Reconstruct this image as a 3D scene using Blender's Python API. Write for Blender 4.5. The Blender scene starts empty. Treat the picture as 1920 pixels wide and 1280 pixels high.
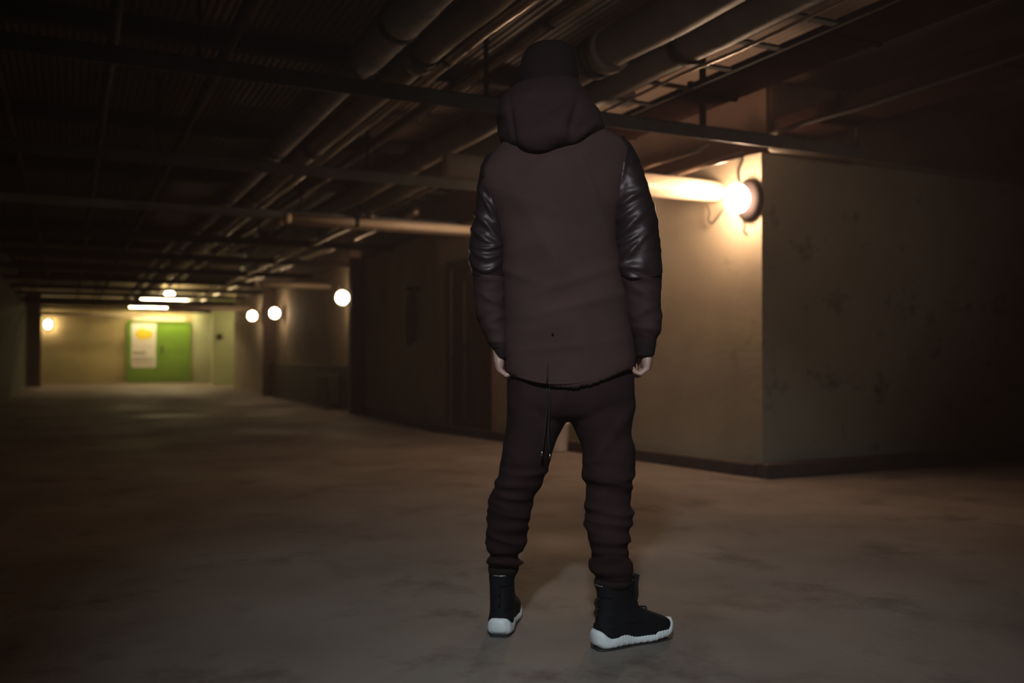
import bpy, bmesh, math, random
import numpy as np
from mathutils import Vector, noise
random.seed(7)
S = bpy.context.scene
COL = S.collection

# ------------------------------------------------------------------ camera
FPX = 1720.0
YAW = math.atan(830/FPX); TILT = math.atan(28/FPX); CH = 0.90
cam = bpy.data.cameras.new('camera'); cam.sensor_width = 36; cam.lens = FPX/1920*36
cam.clip_start = .05; cam.clip_end = 120
co = bpy.data.objects.new('camera', cam); COL.objects.link(co)
co.location = (0, 0, CH); co.rotation_euler = (math.pi/2+TILT, 0, -YAW)
cam.dof.use_dof = True; cam.dof.focus_distance = 2.85; cam.dof.aperture_fstop = 1.85
S.camera = co

# ------------------------------------------------------------------ world, view, lamp behind the photographer and an added fill spot
w = bpy.data.worlds.new('world'); S.world = w; w.use_nodes = True
w.node_tree.nodes['Background'].inputs[0].default_value = (.55, .42, .38, 1)
w.node_tree.nodes['Background'].inputs[1].default_value = .012
# thin haze added to lift the blacks like lens flare: a homogeneous scattering volume in the world
vs = w.node_tree.nodes.new('ShaderNodeVolumeScatter'); vs.inputs['Color'].default_value = (1, .76, .70, 1)
vs.inputs['Density'].default_value = .009; vs.inputs['Anisotropy'].default_value = .2
w.node_tree.links.new(vs.outputs[0], w.node_tree.nodes['World Output'].inputs['Volume'])
S.view_settings.view_transform = 'Standard'; S.view_settings.look = 'None'
S.view_settings.exposure = 0; S.view_settings.gamma = 1
S.view_settings.use_curve_mapping = False
try:
    S.cycles.use_denoising = True; S.cycles.sample_clamp_indirect = 3
    S.cycles.max_bounces = 6
except Exception: pass

def spot(name, loc, target, energy, color, size, blend, radius):
    l = bpy.data.lights.new(name, 'SPOT'); l.energy = energy; l.color = color
    l.spot_size = math.radians(size); l.spot_blend = blend; l.shadow_soft_size = radius
    o = bpy.data.objects.new(name, l); COL.objects.link(o); o.location = loc
    o.rotation_euler = (Vector(target)-Vector(loc)).to_track_quat('-Z', 'Y').to_euler()
    return o
spot('ceiling_spot_light', (-.45, -.55, 2.75), (1.58, 2.65, .30), 340, (.83, .96, 1.0), 48, 1.0, .10)
spot('fill_spot_light', (.9, -2.0, 1.5), (4.1, 5.0, 2.15), 150, (1.0, .80, .68), 38, 1.0, .30)  # warm fill added to lift the right wall and pipes, no fixture

BULB = 95.0      # radiance of the glowing wall lamp globes
# ------------------------------------------------------------------ pixel to place helpers (only used to measure)
F = np.array([math.sin(YAW)*math.cos(TILT), math.cos(YAW)*math.cos(TILT), math.sin(TILT)])
R = np.array([math.cos(YAW), -math.sin(YAW), 0.0]); U = np.cross(R, F)
FH = np.array([math.sin(YAW), math.cos(YAW), 0.0]); Z = np.array([0, 0, 1.0])
C0 = np.array([0, 0, CH])
def ray(px, py): return F+(px-960)/FPX*R+(640-py)/FPX*U
def atD(px, py, D): return C0+ray(px, py)*D
def atz(px, py, z=0.0): v = ray(px, py); return C0+v*((z-CH)/v[2])
def atY(px, py, Y): v = ray(px, py); return C0+v*(Y/v[1])
def atX(px, py, X): v = ray(px, py); return C0+v*(X/v[0])
def onl(px, py, A, B):
    v = ray(px, py); n = np.array([B[1]-A[1], A[0]-B[0]]); k = (n@np.array(A[:2]))/(n@v[:2]); return C0+v*k

# ------------------------------------------------------------------ materials
MATS = {}
def mat(name, c1, c2=None, scale=4.0, rough=.7, rough2=None, metal=0.0, bump=0.0, bscale=40.0, detail=6, stretch=(1, 1, 1), stain=None, spec=.5, sheen=0, bdist=.01):
    m = bpy.data.materials.new(name); m.use_nodes = True; nt = m.node_tree; N = nt.nodes; L = nt.links
    b = N['Principled BSDF']; b.inputs['Roughness'].default_value = rough; b.inputs['Metallic'].default_value = metal
    b.inputs['Specular IOR Level'].default_value = spec
    if name == 'sleeve_leather': b.inputs['Specular Tint'].default_value = (1, .80, .84, 1)
    if sheen: b.inputs['Sheen Weight'].default_value = sheen
    tc = N.new('ShaderNodeTexCoord'); mp = N.new('ShaderNodeMapping'); mp.inputs['Scale'].default_value = stretch
    L.new(tc.outputs['Object'], mp.inputs['Vector'])
    n1 = N.new('ShaderNodeTexNoise'); n1.inputs['Scale'].default_value = scale; n1.inputs['Detail'].default_value = detail
    L.new(mp.outputs['Vector'], n1.inputs['Vector'])
    cr = N.new('ShaderNodeValToRGB'); cr.color_ramp.elements[0].position = .32; cr.color_ramp.elements[1].position = .68
    cr.color_ramp.elements[0].color = (*c1, 1); cr.color_ramp.elements[1].color = (*(c2 or c1), 1)
    L.new(n1.outputs['Fac'], cr.inputs['Fac']); last = cr.outputs['Color']
    if stain:
        n2 = N.new('ShaderNodeTexNoise'); n2.inputs['Scale'].default_value = stain[1]; n2.inputs['Detail'].default_value = 9
        n2.inputs['Roughness'].default_value = .7; L.new(mp.outputs['Vector'], n2.inputs['Vector'])
        r2 = N.new('ShaderNodeValToRGB'); r2.color_ramp.elements[0].position = stain[2]; r2.color_ramp.elements[1].position = stain[3]
        r2.color_ramp.elements[0].color = (0, 0, 0, 1); r2.color_ramp.elements[1].color = (1, 1, 1, 1)
        L.new(n2.outputs['Fac'], r2.inputs['Fac'])
        mx = N.new('ShaderNodeMixRGB'); L.new(r2.outputs['Color'], mx.inputs['Fac'])
        L.new(last, mx.inputs['Color1']); mx.inputs['Color2'].default_value = (*stain[0], 1); last = mx.outputs['Color']
    L.new(last, b.inputs['Base Color'])
    if rough2 is not None:
        mr = N.new('ShaderNodeMapRange'); mr.inputs['From Min'].default_value = .35; mr.inputs['From Max'].default_value = .65
        mr.inputs['To Min'].default_value = rough; mr.inputs['To Max'].default_value = rough2
        n4 = N.new('ShaderNodeTexNoise'); n4.inputs['Scale'].default_value = scale*.6; n4.inputs['Detail'].default_value = 5
        L.new(mp.outputs['Vector'], n4.inputs['Vector']); L.new(n4.outputs['Fac'], mr.inputs['Value']); L.new(mr.outputs['Result'], b.inputs['Roughness'])
    if bump:
        n3 = N.new('ShaderNodeTexNoise'); n3.inputs['Scale'].default_value = bscale; n3.inputs['Detail'].default_value = 5
        L.new(mp.outputs['Vector'], n3.inputs['Vector'])
        bp = N.new('ShaderNodeBump'); bp.inputs['Strength'].default_value = bump; bp.inputs['Distance'].default_value = bdist
        L.new(n3.outputs['Fac'], bp.inputs['Height']); L.new(bp.outputs['Normal'], b.inputs['Normal'])
    MATS[name] = m; return m

M_floor = mat('floor_concrete', (.175, .138, .120), (.26, .21, .185), 1.3, .85, .55, bump=.35, bscale=14, stain=((.12, .09, .08), 2.1, .53, .68), spec=.25)
M_wall = mat('wall_plaster', (.31, .255, .18), (.42, .35, .25), 1.6, .85, bump=.25, bscale=22, stain=((.13, .10, .065), 1.7, .60, .78))
M_wall_far = mat('far_wall_plaster', (.36, .31, .14), (.50, .41, .20), 1.1, .85, bump=.2, bscale=20, stain=((.22, .24, .11), 1.3, .55, .70))
M_wall_r = mat('wall_render', (.27, .245, .175), (.36, .33, .24), 1.2, .85, bump=.3, bscale=30, stain=((.10, .09, .07), 3.6, .57, .70))
M_wall_pale = mat('pale_green_plaster', (.40, .46, .26), (.52, .56, .34), 1.4, .85, bump=.2, bscale=20)
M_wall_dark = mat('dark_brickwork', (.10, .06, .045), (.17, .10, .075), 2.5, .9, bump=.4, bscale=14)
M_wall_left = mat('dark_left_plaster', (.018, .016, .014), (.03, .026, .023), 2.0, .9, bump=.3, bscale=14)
M_dado = mat('dado_paint', (.045, .048, .03), (.075, .075, .05), 2.0, .7, bump=.2, bscale=20)
M_plinth = mat('plinth_concrete', (.045, .028, .024), (.085, .058, .048), 3, .9, bump=.4, bscale=20)
M_duct = mat('duct_sheet', (.016, .008, .007), (.024, .012, .011), 4, .9, bump=.1, bscale=30, spec=.0)
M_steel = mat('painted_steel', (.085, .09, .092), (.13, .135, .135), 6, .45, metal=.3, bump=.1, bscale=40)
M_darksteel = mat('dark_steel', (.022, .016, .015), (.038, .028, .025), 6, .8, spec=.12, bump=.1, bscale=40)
M_pipe_w = mat('pipe_insulation_pale', (.26, .25, .245), (.36, .35, .34), 5, .6, bump=.2, bscale=25)
M_pipe_b = mat('pipe_insulation_brown', (.13, .105, .085), (.20, .165, .13), 4, .55, bump=.25, bscale=18)
M_pipe_m = mat('galvanised_pipe', (.34, .28, .23), (.48, .40, .33), 5, .32, metal=.75, bump=.08, bscale=30)
M_pipe_c = mat('cream_painted_pipe', (.62, .50, .38), (.74, .60, .46), 5, .45, bump=.1, bscale=20)
M_rub = mat('black_clamp', (.02, .018, .017), None, 5, .6)
M_base = mat('lamp_base_metal', (.010, .007, .008), (.016, .012, .012), 8, .85, spec=.1)
M_cage = mat('cage_wire', (.10, .08, .06), None, 8, .4, metal=.8)
M_green = mat('green_door_paint', (.13, .29, .008), (.17, .34, .012), 1.5, .45, bump=.08, bscale=12)
M_lintel = mat('cream_lintel', (.62, .55, .40), (.68, .60, .46), 3, .7)
M_brown = mat('dark_brown_door', (.055, .028, .02), (.085, .045, .032), 2.5, .6, bump=.2, bscale=12, stretch=(1, 1, .2))
M_paper = mat('poster_paper', (.80, .76, .70), (.84, .80, .74), 3, .6)
M_yellow = mat('poster_yellow', (.85, .62, .01), (.90, .70, .02), 9, .6)
M_ink = mat('poster_ink', (.06, .055, .05), None, 3, .6)
M_inkg = mat('poster_green_ink', (.05, .22, .05), None, 3, .6)
M_inkb = mat('poster_brown_ink', (.55, .40, .30), None, 3, .6)
M_rubber = mat('rubber_hose', (.018, .016, .015), None, 5, .5)
M_bucket = mat('pale_plastic', (.78, .74, .74), (.82, .79, .79), 6, .4)

# ceiling: ribbed timber lining, ribs run along the hall
def ribbed(name, c1, c2, freq, rough):
    m = mat(name, c1, c2, 2.2, rough, stretch=(1, .15, 1)); nt = m.node_tree; N = nt.nodes; L = nt.links
    tc = [n for n in N if n.type == 'TEX_COORD'][0]; wv = N.new('ShaderNodeTexWave'); wv.bands_direction = 'X'
    wv.inputs['Scale'].default_value = freq; wv.inputs['Distortion'].default_value = .3
    L.new(tc.outputs['Object'], wv.inputs['Vector'])
    bp = N.new('ShaderNodeBump'); bp.inputs['Strength'].default_value = .9; bp.inputs['Distance'].default_value = .02
    L.new(wv.outputs['Fac'], bp.inputs['Height']); L.new(bp.outputs['Normal'], N['Principled BSDF'].inputs['Normal'])
    return m
M_ceil = ribbed('ceiling_lining', (.075, .047, .030), (.12, .076, .05), 6.0, .7)

M_jacket = mat('jacket_cotton', (.062, .031, .030), (.074, .037, .036), 9, .92, bump=.25, bscale=420, spec=.15, bdist=.001)
M_leather = mat('sleeve_leather', (.020, .011, .012), (.028, .016, .017), 12, .44, bump=.15, bscale=160, spec=.42, bdist=.001)
M_hood = mat('hood_cotton', (.038, .019, .0195), (.047, .0235, .024), 9, .92, bump=.25, bscale=420, spec=.12, bdist=.001)
M_lower = mat('lower_sleeve_cloth', (.036, .017, .0175), (.045, .021, .022), 9, .75, bump=.25, bscale=300, spec=.2, bdist=.001)
M_rib = mat('rib_knit', (.018, .011, .011), (.026, .016, .016), 9, .95, bump=.5, bscale=200, spec=.15, bdist=.002)
M_pants = mat('jogger_cotton', (.026, .0125, .013), (.034, .016, .017), 8, .92, bump=.25, bscale=380, spec=.12, bdist=.001)
M_cap = mat('cap_wool', (.024, .0115, .0125), (.031, .015, .016), 8, .95, bump=.3, bscale=300, spec=.15, bdist=.001)
M_skin = mat('skin', (.46, .27, .22), (.54, .33, .27), 18, .5, bump=.15, bscale=120, bdist=.002)
M_hair = mat('dark_hair', (.02, .014, .01), (.035, .024, .018), 60, .5, bump=.5, bscale=200, bdist=.003)
M_shoe = mat('shoe_knit', (.006, .006, .008), (.010, .010, .013), 20, .8, bump=.4, bscale=350, spec=.2, bdist=.001)
M_sole = mat('white_foam_sole', (.74, .75, .77), (.82, .83, .85), 30, .5, bump=.1, bscale=90, bdist=.002)
M_outsole = mat('outsole_rubber', (.03, .03, .032), None, 10, .7)
M_reflect = mat('reflective_trim', (.5, .45, .4), None, 10, .3, metal=.5)
M_cord = mat('drawcord', (.018, .012, .012), None, 10, .8)
M_metal = mat('metal_tip', (.6, .58, .55), None, 10, .25, metal=1)

def glow(name, color, strength):
    m = bpy.data.materials.new(name); m.use_nodes = True; nt = m.node_tree
    b = nt.nodes['Principled BSDF']; b.inputs['Base Color'].default_value = (.9, .85, .75, 1)
    n = nt.nodes.new('ShaderNodeTexNoise'); n.inputs['Scale'].default_value = 2
    b.inputs['Emission Color'].default_value = (*color, 1); b.inputs['Emission Strength'].default_value = strength
    return m
M_glow = glow('lamp_globe_glow', (1.0, .68, .40), BULB*.45)
M_glow_near = glow('near_lamp_globe_glow', (1.0, .66, .42), BULB*1.45)
M_glow_far = glow('ceiling_lamp_glow', (1.0, .74, .36), BULB*.9)
M_tube = glow('tube_glow', (1.0, .74, .38), BULB*.95)

# ------------------------------------------------------------------ object helpers
def tag(o, label=None, cat=None, group=None, kind=None):
    if label: o['label'] = label
    if cat: o['category'] = cat
    if group: o['group'] = group
    if kind: o['kind'] = kind
    return o
def empty(name, loc, label, cat, group=None):
    o = bpy.data.objects.new(name, None); COL.objects.link(o); o.location = tuple(loc); o.empty_display_size = .1
    return tag(o, label, cat, group)
def link(name, me, m, parent=None, smooth=False):
    me.materials.append(m); o = bpy.data.objects.new(name, me); COL.objects.link(o)
    if parent is not None:
        p = parent; off = Vector((0, 0, 0))
        while p is not None: off += Vector(p.location); p = p.parent
        o.parent = parent; me.transform(__import__('mathutils').Matrix.Translation(-off))
    if smooth:
        for f in me.polygons: f.use_smooth = True
    return o
class MB:
    def __init__(s): s.v = []; s.f = []
    def add(s, v, f):
        n = len(s.v); s.v += [tuple(map(float, p)) for p in v]; s.f += [tuple(i+n for i in q) for q in f]; return s
    def box(s, a, b):
        x0, y0, z0 = a; x1, y1, z1 = b
        return s.add([(x0, y0, z0), (x1, y0, z0), (x1, y1, z0), (x0, y1, z0), (x0, y0, z1), (x1, y0, z1), (x1, y1, z1), (x0, y1, z1)],
                     [(0, 3, 2, 1), (4, 5, 6, 7), (0, 1, 5, 4), (1, 2, 6, 5), (2, 3, 7, 6), (3, 0, 4, 7)])
    def slab(s, A, B, t, z0, z1, e=0):     # upright slab from A to B (plan), thickness t to the right of A->B
        A = np.array(A[:2], float); B = np.array(B[:2], float); d = (B-A)/np.linalg.norm(B-A); n = np.array([d[1], -d[0]])*t
        A = A-d*e; B = B+d*e; c = [A, B, B+n, A+n]
        return s.add([(*p, z0) for p in c]+[(*p, z1) for p in c], [(0, 3, 2, 1), (4, 5, 6, 7), (0, 1, 5, 4), (1, 2, 6, 5), (2, 3, 7, 6), (3, 0, 4, 7)])
    def rings(s, rs, cap=True):
        n = len(rs[0]); v = [p for r in rs for p in r]; f = []
        for i in range(len(rs)-1):
            for j in range(n):
                k = (j+1) % n; f.append((i*n+j, i*n+k, (i+1)*n+k, (i+1)*n+j))
        if cap:
            f.append(tuple(range(n))[::-1]); f.append(tuple((len(rs)-1)*n+j for j in range(n)))
        return s.add(v, f)
    def tube(s, pts, rad, n=12, cap=True, flat=1.0, round_ends=False):
        pts = [np.array(p, float) for p in pts]
        if not hasattr(rad, '__len__'): rad = [rad]*len(pts)
        rad = list(rad)
        if round_ends:
            d0 = (pts[0]-pts[1]); d0 /= np.linalg.norm(d0); d1 = pts[-1]-pts[-2]; d1 /= np.linalg.norm(d1)
            a, b = pts[0], pts[-1]; ra, rb = rad[0], rad[-1]
            pts = [a+d0*ra*.9, a+d0*ra*.6]+pts+[b+d1*rb*.6, b+d1*rb*.9]; rad = [ra*.35, ra*.8]+rad+[rb*.8, rb*.35]
        rs = []; up = None
        for i, p in enumerate(pts):
            t = pts[min(i+1, len(pts)-1)]-pts[max(i-1, 0)]; t = t/(np.linalg.norm(t)+1e-9)
            if up is None:
                up = np.array([0, 0, 1.0]) if abs(t[2]) < .9 else np.array([1.0, 0, 0])
            a = np.cross(t, up); a /= np.linalg.norm(a)+1e-9; b = np.cross(a, t); up = b
            rs.append([p+rad[i]*(math.cos(q)*a+flat*math.sin(q)*b) for q in [2*math.pi*j/n for j in range(n)]])
        return s.rings(rs, cap)
    def sphere(s, c, r, nu=16, nv=10, sc=(1, 1, 1)):
        rs = []
        for i in range(nv+1):
            th = math.pi*min(max(i/nv, .02), .98)
            rs.append([np.array(c)+r*np.array([math.sin(th)*math.cos(q)*sc[0], math.sin(th)*math.sin(q)*sc[1], -math.cos(th)*sc[2]]) for q in [2*math.pi*j/nu for j in range(nu)]])
        return s.rings(rs)
    def mesh(s, name, fix=True):
        me = bpy.data.meshes.new(name); me.from_pydata(s.v, [], s.f); me.update()
        if fix:
            bm = bmesh.new(); bm.from_mesh(me); bmesh.ops.recalc_face_normals(bm, faces=bm.faces); bm.to_mesh(me); bm.free()
        return me
    def build(s, name, m, parent=None, smooth=False, bevel=0):
        o = link(name, s.mesh(name), m, parent, smooth)
        if bevel:
            md = o.modifiers.new('bevel', 'BEVEL'); md.width = bevel; md.segments = 2; md.limit_method = 'ANGLE'
        return o
def struct(o): o['kind'] = 'structure'; return o
def setbase(o):            # move a mesh object's origin to the foot of its own geometry
    me = o.data; co_ = np.array([v.co for v in me.vertices]); c = (co_.min(0)+co_.max(0))/2; c[2] = co_[:, 2].min()
    me.transform(__import__('mathutils').Matrix.Translation(-Vector(c))); o.location = tuple(Vector(o.location)+Vector(c)); return o

# ------------------------------------------------------------------ the hall
CEIL = 3.05; XL = -1.15; YF = 33.5; TOP = 2.43
K1 = (4.67, 5.37); K2 = (3.98, 10.3); K3 = (4.20, 14.0); K4 = (4.23, 27.0)
struct(MB().box((XL-.3, -3, -.12), (9.6, YF+.4, 0)).build('floor', M_floor))
struct(MB().box((XL-.3, -3, CEIL), (9.6, YF+.4, CEIL+.15)).build('ceiling', M_ceil))
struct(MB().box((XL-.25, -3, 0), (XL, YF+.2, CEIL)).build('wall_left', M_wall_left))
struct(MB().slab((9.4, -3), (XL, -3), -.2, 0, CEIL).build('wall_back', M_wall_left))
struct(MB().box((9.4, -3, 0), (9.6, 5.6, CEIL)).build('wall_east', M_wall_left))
# right hand side, plaster up to TOP, dark masonry above
struct(MB().box((4.67, 5.37, 0), (9.4, 5.6, TOP)).build('wall_right', M_wall_r))
struct(MB().slab(K1, K2, .22, 0, TOP).build('wall_right', M_wall))
struct(MB().slab(K2, K3, .22, 0, TOP).build('wall_right', M_wall))
struct(MB().slab(K3, K4, .22, 0, TOP).build('wall_right', M_wall))
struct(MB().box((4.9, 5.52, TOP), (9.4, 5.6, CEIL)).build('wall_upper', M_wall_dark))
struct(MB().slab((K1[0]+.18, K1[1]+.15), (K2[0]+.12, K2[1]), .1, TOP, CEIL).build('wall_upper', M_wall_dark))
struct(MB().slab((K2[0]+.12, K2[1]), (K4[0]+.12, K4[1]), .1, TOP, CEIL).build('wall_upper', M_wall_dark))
# plinths
struct(MB().box((4.60, 5.24, 0), (9.4, 5.37, .11)).build('baseboard_right', M_plinth, bevel=.01))
struct(MB().slab((K1[0]-.0, K1[1]-.0), K2, -.085, 0, .10).build('baseboard_right', M_plinth, bevel=.01))
struct(MB().slab(K2, K3, -.08, 0, .09).build('baseboard_right', M_plinth, bevel=.01))
# lower dado ledge between the two piers
p = atX(655, 683, 4.13)
struct(MB().box((4.12, 15.0, 0), (4.20, 21.3, .74)).build('trim_1', M_dado, bevel=.01))
# far end
struct(MB().box((XL, YF, 0), (5.4, YF+.2, CEIL)).build('wall_far', M_wall_far))
xd1 = atY(357, 700, YF)[0]; xd0 = atY(237, 700, YF)[0]
struct(MB().box((xd1+.06, YF-.05, 0), (5.4, YF, 2.74)).build('wall_far', M_wall_pale))
xb = atY(398, 700, 30)[0]
struct(MB().box((xb, 30, 0), (5.4, 30.25, 2.74)).build('wall_return', M_wall_pale))
struct(MB().box((5.2, 27, 0), (5.4, 30, 2.74)).build('wall_side', M_wall_pale))
struct(MB().box((4.30, 27.0, 0), (5.4, 27.2, CEIL)).build('wall_niche', M_wall))
M_soffit = mat('cream_soffit', (.50, .43, .30), (.60, .52, .38), 2.0, .8)  # pale colour for an added slab, so the far ceiling looks lit
struct(MB().box((XL, 28.0, 2.74), (5.4, YF, CEIL-.02)).build('ceiling_far', M_soffit))
# piers
def pier(pxa, pxb, Y, n):
    a = atY(pxa+1, 700, Y)[0]
    struct(MB().box((a, Y, 0), (4.5, Y+.15, TOP+.02)).build('trim_%d' % n, M_brown))
pier(657, 685, 14.03, 2); pier(493, 510, 21.3, 3)
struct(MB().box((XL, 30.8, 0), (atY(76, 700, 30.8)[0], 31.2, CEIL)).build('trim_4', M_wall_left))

# ------------------------------------------------------------------ doors
def zat(px, py, Y): return atY(px, py, Y)[2]
dtop = zat(300, 603, YF)
d = MB(); d.box((xd0, YF-.10, 0), (xd0+.06, YF, dtop)); d.box((xd1-.06, YF-.10, 0), (xd1, YF, dtop)); d.box((xd0, YF-.10, dtop-.06), (xd1, YF, dtop))
door = struct(d.build('door_1', M_green, bevel=.006))
xm = (xd0+xd1)/2
for a, b in ((xd0+.065, xm-.006), (xm+.006, xd1-.065)):
    q = MB(); q.box((a, YF-.07, .02), (b, YF-.02, dtop-.065)); lf = q.build('leaf', M_green, door, bevel=.006)
    q = MB()
    for z0, z1 in ((.15, .95), (1.1, dtop-.2)):
        q.box((a+.12, YF-.078, z0), (b-.12, YF-.069, z1))
    q.build('panel', M_green, lf, bevel=.004)
q = MB(); q.tube([(xm+.09, YF-.075, 1.05), (xm+.09, YF-.13, 1.05), (xm+.09, YF-.13, 1.2), (xm+.09, YF-.075, 1.2)], .011, 8)
q.box((xm+.06, YF-.08, 1.0), (xm+.12, YF-.069, 1.25)); q.build('handle', M_darksteel, door)
# cream lintel strip over the door
l = MB().box((atY(250, 590, YF)[0], YF-.12, dtop+.02), (atY(346, 590, YF)[0], YF, dtop+.17)).build('door_lintel', M_lintel, bevel=.01)
tag(l, 'cream lintel strip fixed just above the green double door', 'lintel')
# poster
x0 = atY(246, 640, YF)[0]; x1 = atY(292, 640, YF)[0]; z1 = zat(270, 606, YF); z0 = zat(270, 689, YF); yp = YF-.082
pr = empty('poster', ((x0+x1)/2, yp, z0), 'white poster with a yellow blossom and lines of print on green door', 'poster')
MB().box((x0, yp-.006, z0), (x1, yp, z1)).build('sheet', M_paper, pr)
W = x1-x0; H = z1-z0
def petals(cx, cz, r, n, ph):
    m_ = MB()
    for k in range(n):
        a = 2*math.pi*k/n+ph; c = (cx+math.cos(a)*r*.55, cz+math.sin(a)*r*.55)
        m_.rings([[(c[0]+r*.5*math.cos(t), yp-.006-dy, c[1]+r*.5*math.sin(t)) for t in [2*math.pi*j/14 for j in range(14)]] for dy in (0, .004+.0005*k)])
    return m_
petals(x0+W*.42, z0+H*.76, W*.26, 5, .3).build('blossom', M_yellow, pr)
petals(x0+W*.68, z0+H*.76, W*.20, 5, .9).build('blossom', M_yellow, pr)
m_ = MB()
for (a, b, zz, hh) in ((.05, .30, .335, .03), (.33, .62, .335, .03), (.08, .40, .295, .026), (.43, .58, .295, .026)):
    xx = a
    while xx < b:
        m_.box((x0+W*xx, yp-.009, z0+H*zz), (x0+W*(xx+.035), yp-.005, z0+H*(zz+hh))); xx += .05
m_.build('headline_text', M_ink, pr)
for zz, e in ((.20, .72), (.145, .72), (.075, .9)):
    MB().box((x0+W*.05, yp-.009, z0+H*zz), (x0+W*e, yp-.005, z0+H*(zz+.022))).build('text_line', M_inkb if zz < .1 else M_ink, pr)
MB().box((x0+W*.06, yp-.009, z0+H*.47), (x0+W*.9, yp-.005, z0+H*.482)).build('text_line', M_inkb, pr)
petals(x0+W*.83, z0+H*.19, W*.07, 3, 1.5).build('leaf_mark', M_inkg, pr)

# dark brown double door in the angled wall
A = onl(931, 700, K1, K2); B = onl(846, 700, K1, K2); dn = np.array([K2[1]-K1[1], K1[0]-K2[0]]); dn = -dn/np.linalg.norm(dn)
zt = 2.0
d = MB(); dirv = (B-A)[:2]; Ld = np.linalg.norm(dirv); dirv /= Ld
def seg(a, b): return (A[:2]+dirv*a, A[:2]+dirv*b)
d.slab(*seg(0, .09), -.06, 0, zt); d.slab(*seg(Ld-.09, Ld), -.06, 0, zt); d.slab(*seg(0, Ld), -.06, zt-.09, zt)
dr = struct(d.build('door_2', M_brown))
for a, b in ((.10, Ld/2-.01), (Ld/2+.01, Ld-.10)):
    lf = MB().slab(*seg(a, b), -.04, .11, zt-.1).build('leaf', M_brown, dr, bevel=.004)
    q = MB()
    for z0_, z1_ in ((.2, .95), (1.05, 1.75)): q.slab(*seg(a+.1, b-.1), -.05, z0_, z1_)
    q.build('panel', M_brown, lf, bevel=.004)
hp = A[:2]+dirv*(Ld/2-.08)+dn*.08
MB().tube([(*hp, .95), (*hp, 1.12)], .012, 8).build('handle', M_base, dr)

# ------------------------------------------------------------------ overhead cross beams on hangers
BY = [5.0, 7.45, 9.9, 12.35, 14.8, 17.3, 19.8, 22.2, 24.6, 27.0, 29.4, 31.6]
places = ['nearest, passing behind the hooded person', 'second from the camera, behind the person', 'third from the camera, left of the elbow', 'fourth from the camera', 'fifth from the camera', 'sixth from the camera',
          'seventh from the camera', 'eighth from the camera', 'ninth from the camera', 'tenth from the camera', 'eleventh from the camera', 'last one in front of the green door']
for i, y in enumerate(BY):
    xr = 5.35 if i == 0 else (4.15 if y < 27 else 5.1)
    b = empty('cross_beam', (XL, y, 2.38), 'grey steel angle beam hung under the ceiling, %s' % places[i], 'beam', 'cross beams under the ceiling')
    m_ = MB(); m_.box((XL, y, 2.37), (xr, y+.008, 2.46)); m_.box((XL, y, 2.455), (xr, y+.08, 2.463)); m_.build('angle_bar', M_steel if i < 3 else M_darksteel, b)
    hx = [XL+.3, .6, 2.25] + ([3.86, 5.28] if i == 0 else [3.6])
    for k, x in enumerate(hx):
        t = .022 if (i == 0 and x == 3.86) else .011
        MB().box((x-t, y+.01, 2.40), (x+t, y+.03, CEIL)).build('hanger', M_darksteel, b)

# ceiling joists across the hall (timber/steel under the lining)
jl = ['joist over the person', 'joist behind the first cross beam', 'joist behind the second cross beam', 'joist over the brown door']
n = 0
for y in [3.6, 6.2, 8.7, 11.1, 13.6, 16.1, 18.6, 21.0, 23.4, 25.8, 28.2, 30.5]:
    o = MB().box((XL, y, 2.93), (4.1, y+.10, CEIL)).build('ceiling_joist', M_darksteel)
    tag(setbase(o), 'dark ceiling joist across the hall, %s of the twelve from the camera' % ['first', 'second', 'third', 'fourth', 'fifth', 'sixth', 'seventh', 'eighth', 'ninth', 'tenth', 'eleventh', 'twelfth'][n], 'joist', 'ceiling joists'); n += 1

# ------------------------------------------------------------------ pipes along the hall
def clamp(parent, x, z, y, r, m=None):
    MB().tube([(x, y-.03, z), (x, y+.03, z)], r*1.14, 28).build('clamp', m or M_rub, parent, True)
def pipe(name, x, z, r, y0, y1, m, label, clamps=(), seg=28, cat='pipe', parts=True):
    p = empty(name, (x, y0, z-r), label, cat)
    L = max(2, int((y1-y0)/.5)); pts = [(x+.004*math.sin(k*1.7), y0+(y1-y0)*k/L, z+.006*math.sin(k*2.3)) for k in range(L+1)]
    MB().tube(pts, r, seg).build('pipe_run', m, p, True)
    for y in clamps: clamp(p, x, z, y, r)
    return p
# pale insulated pipe, ribbed sleeve at the near end, stepping down to a thinner run
x1_, z1_ = 1.50, 2.60
P = empty('insulated_pipe', (x1_, 1.2, 2.48), 'thick pale insulated pipe with ribbed sleeve hanging at top left of the person', 'pipe')
pts, rr = [], []
y = 1.2
while y < 4.05: pts.append((x1_, y, z1_)); rr.append(.098+.0020*math.sin(y*2*math.pi/.016)); y += .004
MB().tube(pts, rr, 36).build('ribbed_sleeve', M_pipe_w, P, True)
MB().tube([(x1_, 4.05, z1_), (x1_, 4.09, z1_), (x1_, 4.9, z1_-.01), (x1_, 5.05, z1_-.01), (x1_, 5.07, z1_)], [.098, .104, .098, .094, .06], 32).build('smooth_sleeve', M_pipe_w, P, True)
clamp(P, x1_, z1_, 4.42, .098)
MB().tube([(x1_, 5.07, z1_-.02), (x1_+.02, 9, z1_-.02), (x1_, 16, z1_), (x1_, 30, z1_)], .074, 26).build('pipe_run', M_pipe_w, P, True)
for yy in (7.5, 9.95, 12.4, 14.85): clamp(P, x1_+.01, z1_-.02, yy, .074)
P2 = pipe('brown_pipe', 1.80, 2.62, .082, 1.5, 30, M_pipe_b, 'thick brown lagged pipe with a black clamp, running beside the pale insulated pipe', (4.85, 7.5, 9.95, 12.4))
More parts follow.
